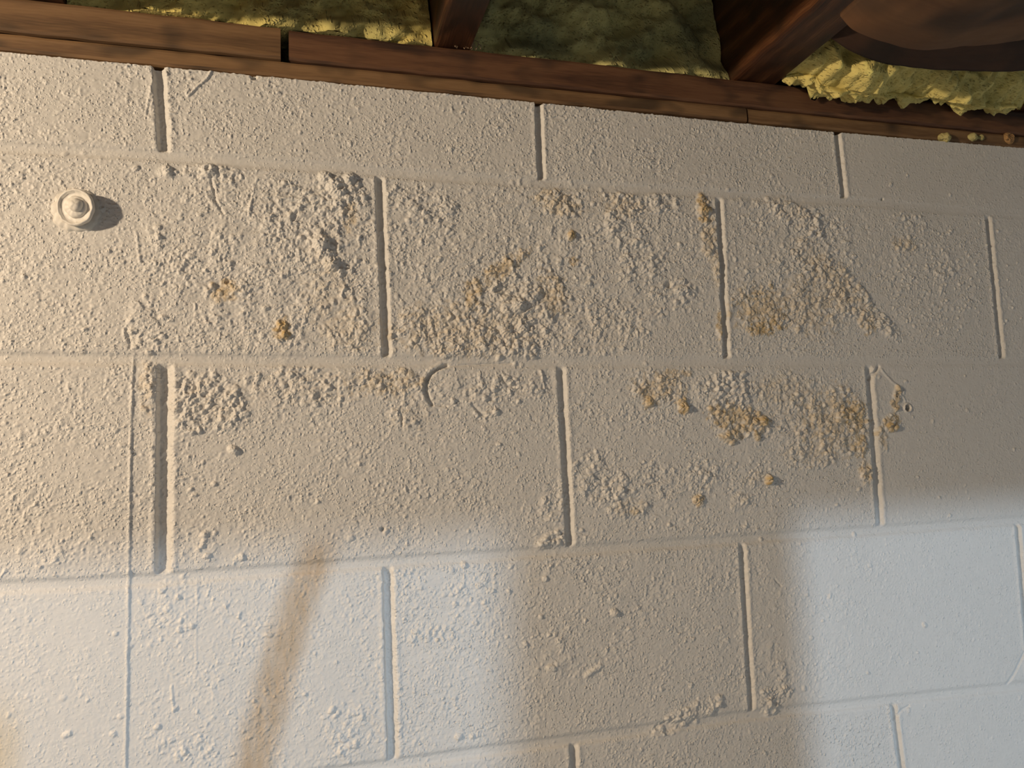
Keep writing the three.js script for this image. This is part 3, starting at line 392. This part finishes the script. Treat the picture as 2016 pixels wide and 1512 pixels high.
sheet('brown sagging sheet with shade painted into its colour, tucked behind the wider one, over ragged wool', [[0.2878, 0.3805],[0.3078, 0.3620],[0.3667, 0.3403],[0.4166, 0.3383],[0.5220, 0.3439],[0.5909, 0.3526],[0.6969, 0.3770]], 0.1, 0.18, 0.05, 2, shadedSheetMat);

// ---------------------------------------------------------------- painted-over anchor bolt
{ const [u, v] = [-0.4854, 0.1477], b = thing('anchor_bolt', 'white painted bolt head with round washer standing out of the wall', 'bolt', [u, Y0 + v, 0.0]);
  const bp = new THREE.MeshStandardMaterial({ color: new THREE.Color().setRGB(0.74, 0.70, 0.63), roughness: 0.5 });
  const lathe = (pts, seed, amp) => { const g = new THREE.LatheGeometry(pts.map(([x, y]) => new THREE.Vector2(x, y)), 64), p = g.attributes.position; for (let i = 0; i < p.count; i++) { const x = p.getX(i), y = p.getY(i), z = p.getZ(i), r = Math.hypot(x, z), n = 1 + amp * noise(x * 190 + seed, z * 190 + y * 120); if (r > 1e-5) p.setXYZ(i, x * n, y + amp * 0.006 * noise(x * 260, z * 260 + seed), z * n); } g.rotateX(Math.PI / 2); g.computeVertexNormals(); return g; };
  mesh('paint_collar', lathe([[0.0225, -0.003], [0.0215, 0.0008], [0.0190, 0.0022], [0.0150, 0.0028], [0.0, 0.0030]], 1, 0.16), bp, b).position.set(-0.001, 0, 0);
  const washer = mesh('washer', lathe([[0.0, -0.001], [0.0165, -0.001], [0.0176, 0.0002], [0.0176, 0.0024], [0.0168, 0.0038], [0.0155, 0.0036], [0.0146, 0.0012], [0.0120, 0.0018], [0.0, 0.0020]], 4, 0.06), bp, b); washer.position.set(0.001, 0, 0.0078); washer.rotation.set(0.12, -0.26, 0);
  const nut = mesh('nut', lathe([[0.0108, 0.0], [0.0104, 0.0022], [0.0088, 0.0042], [0.0, 0.0046]], 7, 0.12), bp, b); nut.position.set(0.0012, 0, 0.0088); nut.rotation.set(0.1, -0.2, 0);
  const tip = mesh('bolt_end', lathe([[0.0066, 0.0], [0.0060, 0.0034], [0.0042, 0.0050], [0.002, 0.0056], [0.0, 0.0057]], 9, 0.14), bp, b); tip.position.set(0.002, 0.0005, 0.0126); }

// cobweb and crumbs at the foot of the joist
{ const [u, v] = [-0.0953, 0.3649], t = thing('cobweb', 'dusty brown cobweb wisps at the foot of a joist', 'cobweb', [u, Y0 + VT, -0.004]); const wm = new THREE.MeshStandardMaterial({ color: new THREE.Color().setRGB(0.30, 0.20, 0.12), roughness: 1 }); const r = rng(9);
  const parts = []; for (let k = 0; k < 16; k++) { const x = (r() - 0.5) * 0.035, h = 0.004 + r() * 0.016, c = new THREE.CatmullRomCurve3([new THREE.Vector3(x, -0.001, r() * 0.004), new THREE.Vector3(x + (r() - 0.5) * 0.006, h * 0.5, r() * 0.005), new THREE.Vector3(x + (r() - 0.5) * 0.014, h, r() * 0.003)]); parts.push(new THREE.TubeGeometry(c, 8, 0.0003 + r() * 0.0005, 5)); }
  const m = mesh('strands', mergeGeometries(parts), wm, t); m.userData.kind = 'stuff'; }

// ---------------------------------------------------------------- the rest of the cellar, behind and beside the camera
struct('floor', new THREE.BoxGeometry(6.6, 0.1, 5.0).translate(-0.2, -0.05, 2.25), new THREE.MeshStandardMaterial({ color: new THREE.Color().setRGB(0.30, 0.29, 0.27), roughness: 0.85 }));
struct('wall_left', new THREE.BoxGeometry(0.2, 2.4, 5.0).translate(-3.4, 1.18, 2.25), plainPaint);
struct('wall_right', new THREE.BoxGeometry(0.2, 2.4, 5.0).translate(3.0, 1.18, 2.25), plainPaint);
struct('wall_back', new THREE.BoxGeometry(6.6, 2.4, 0.2).translate(-0.2, 1.18, 4.65), plainPaint);
board('girder', 'dark wooden girder carrying the floor joists across the cellar', 'beam', -3.29, 2.89, 0.013, VT - 0.001, 1.44, 1.56, girderWood, 31, { step: 0.1 });
{ const PU = 0.507, PW = 0.145, g = thing('support_post', 'square wooden post standing under the girder', 'post', [PU, 0, 1.5]); const shaft = mesh('shaft', new RoundedBoxGeometry(PW, Y0 + 0.013 - 0.02, PW, 2, 0.006), girderWood, g); shaft.position.y = (Y0 + 0.013 + 0.02) / 2 - 0.001; mesh('base_plate', new RoundedBoxGeometry(0.2, 0.02, 0.2, 2, 0.004).translate(0, 0.01, 0), new THREE.MeshStandardMaterial({ color: 0x555150, metalness: 0.8, roughness: 0.5 }), g); }
function lampHolder(name, label, lamp, hang) {
  const [x, y, z] = lamp.at, t = thing(name, label, 'lamp', [x, y, z]), white = new THREE.MeshStandardMaterial({ color: 0xe8e4da, roughness: 0.35 });
  const glass = new THREE.MeshStandardMaterial({ color: 0xffffff, emissive: lamp.color, emissiveIntensity: 6, roughness: 0.4 });
  mesh('bulb', new THREE.LatheGeometry([[0.0, -0.032], [0.013, -0.029], [0.025, -0.018], [0.030, 0.0], [0.027, 0.016], [0.017, 0.034], [0.0135, 0.046], [0.0, 0.047]].map(([a, b]) => new THREE.Vector2(a, b)), 32), glass, t);
  mesh('socket', new THREE.LatheGeometry([[0.0, 0.044], [0.018, 0.044], [0.022, 0.06], [0.024, 0.075], [0.024, 0.095], [0.006, 0.1], [0.006, hang - 0.02], [0.055, hang - 0.016], [0.055, hang], [0.0, hang]].map(([a, b]) => new THREE.Vector2(a, b)), 32), white, t);
  const l = new THREE.PointLight(lamp.color, lamp.cd, 0, 2); l.castShadow = true; l.shadow.radius = 1.6; l.name = name + '_light'; t.add(l);
}
lampHolder('bare_bulb', 'bare warm bulb hanging near the block wall under the joists', WARM, Y0 + JT - WARM.at[1]);
lampHolder('daylight_bulb', 'bare cool white bulb hanging behind the girder', COOL, Y0 + JT - COOL.at[1]);

scene.traverse((o) => { if (o.isMesh) shadows(o); });
renderer.render(scene, camera);
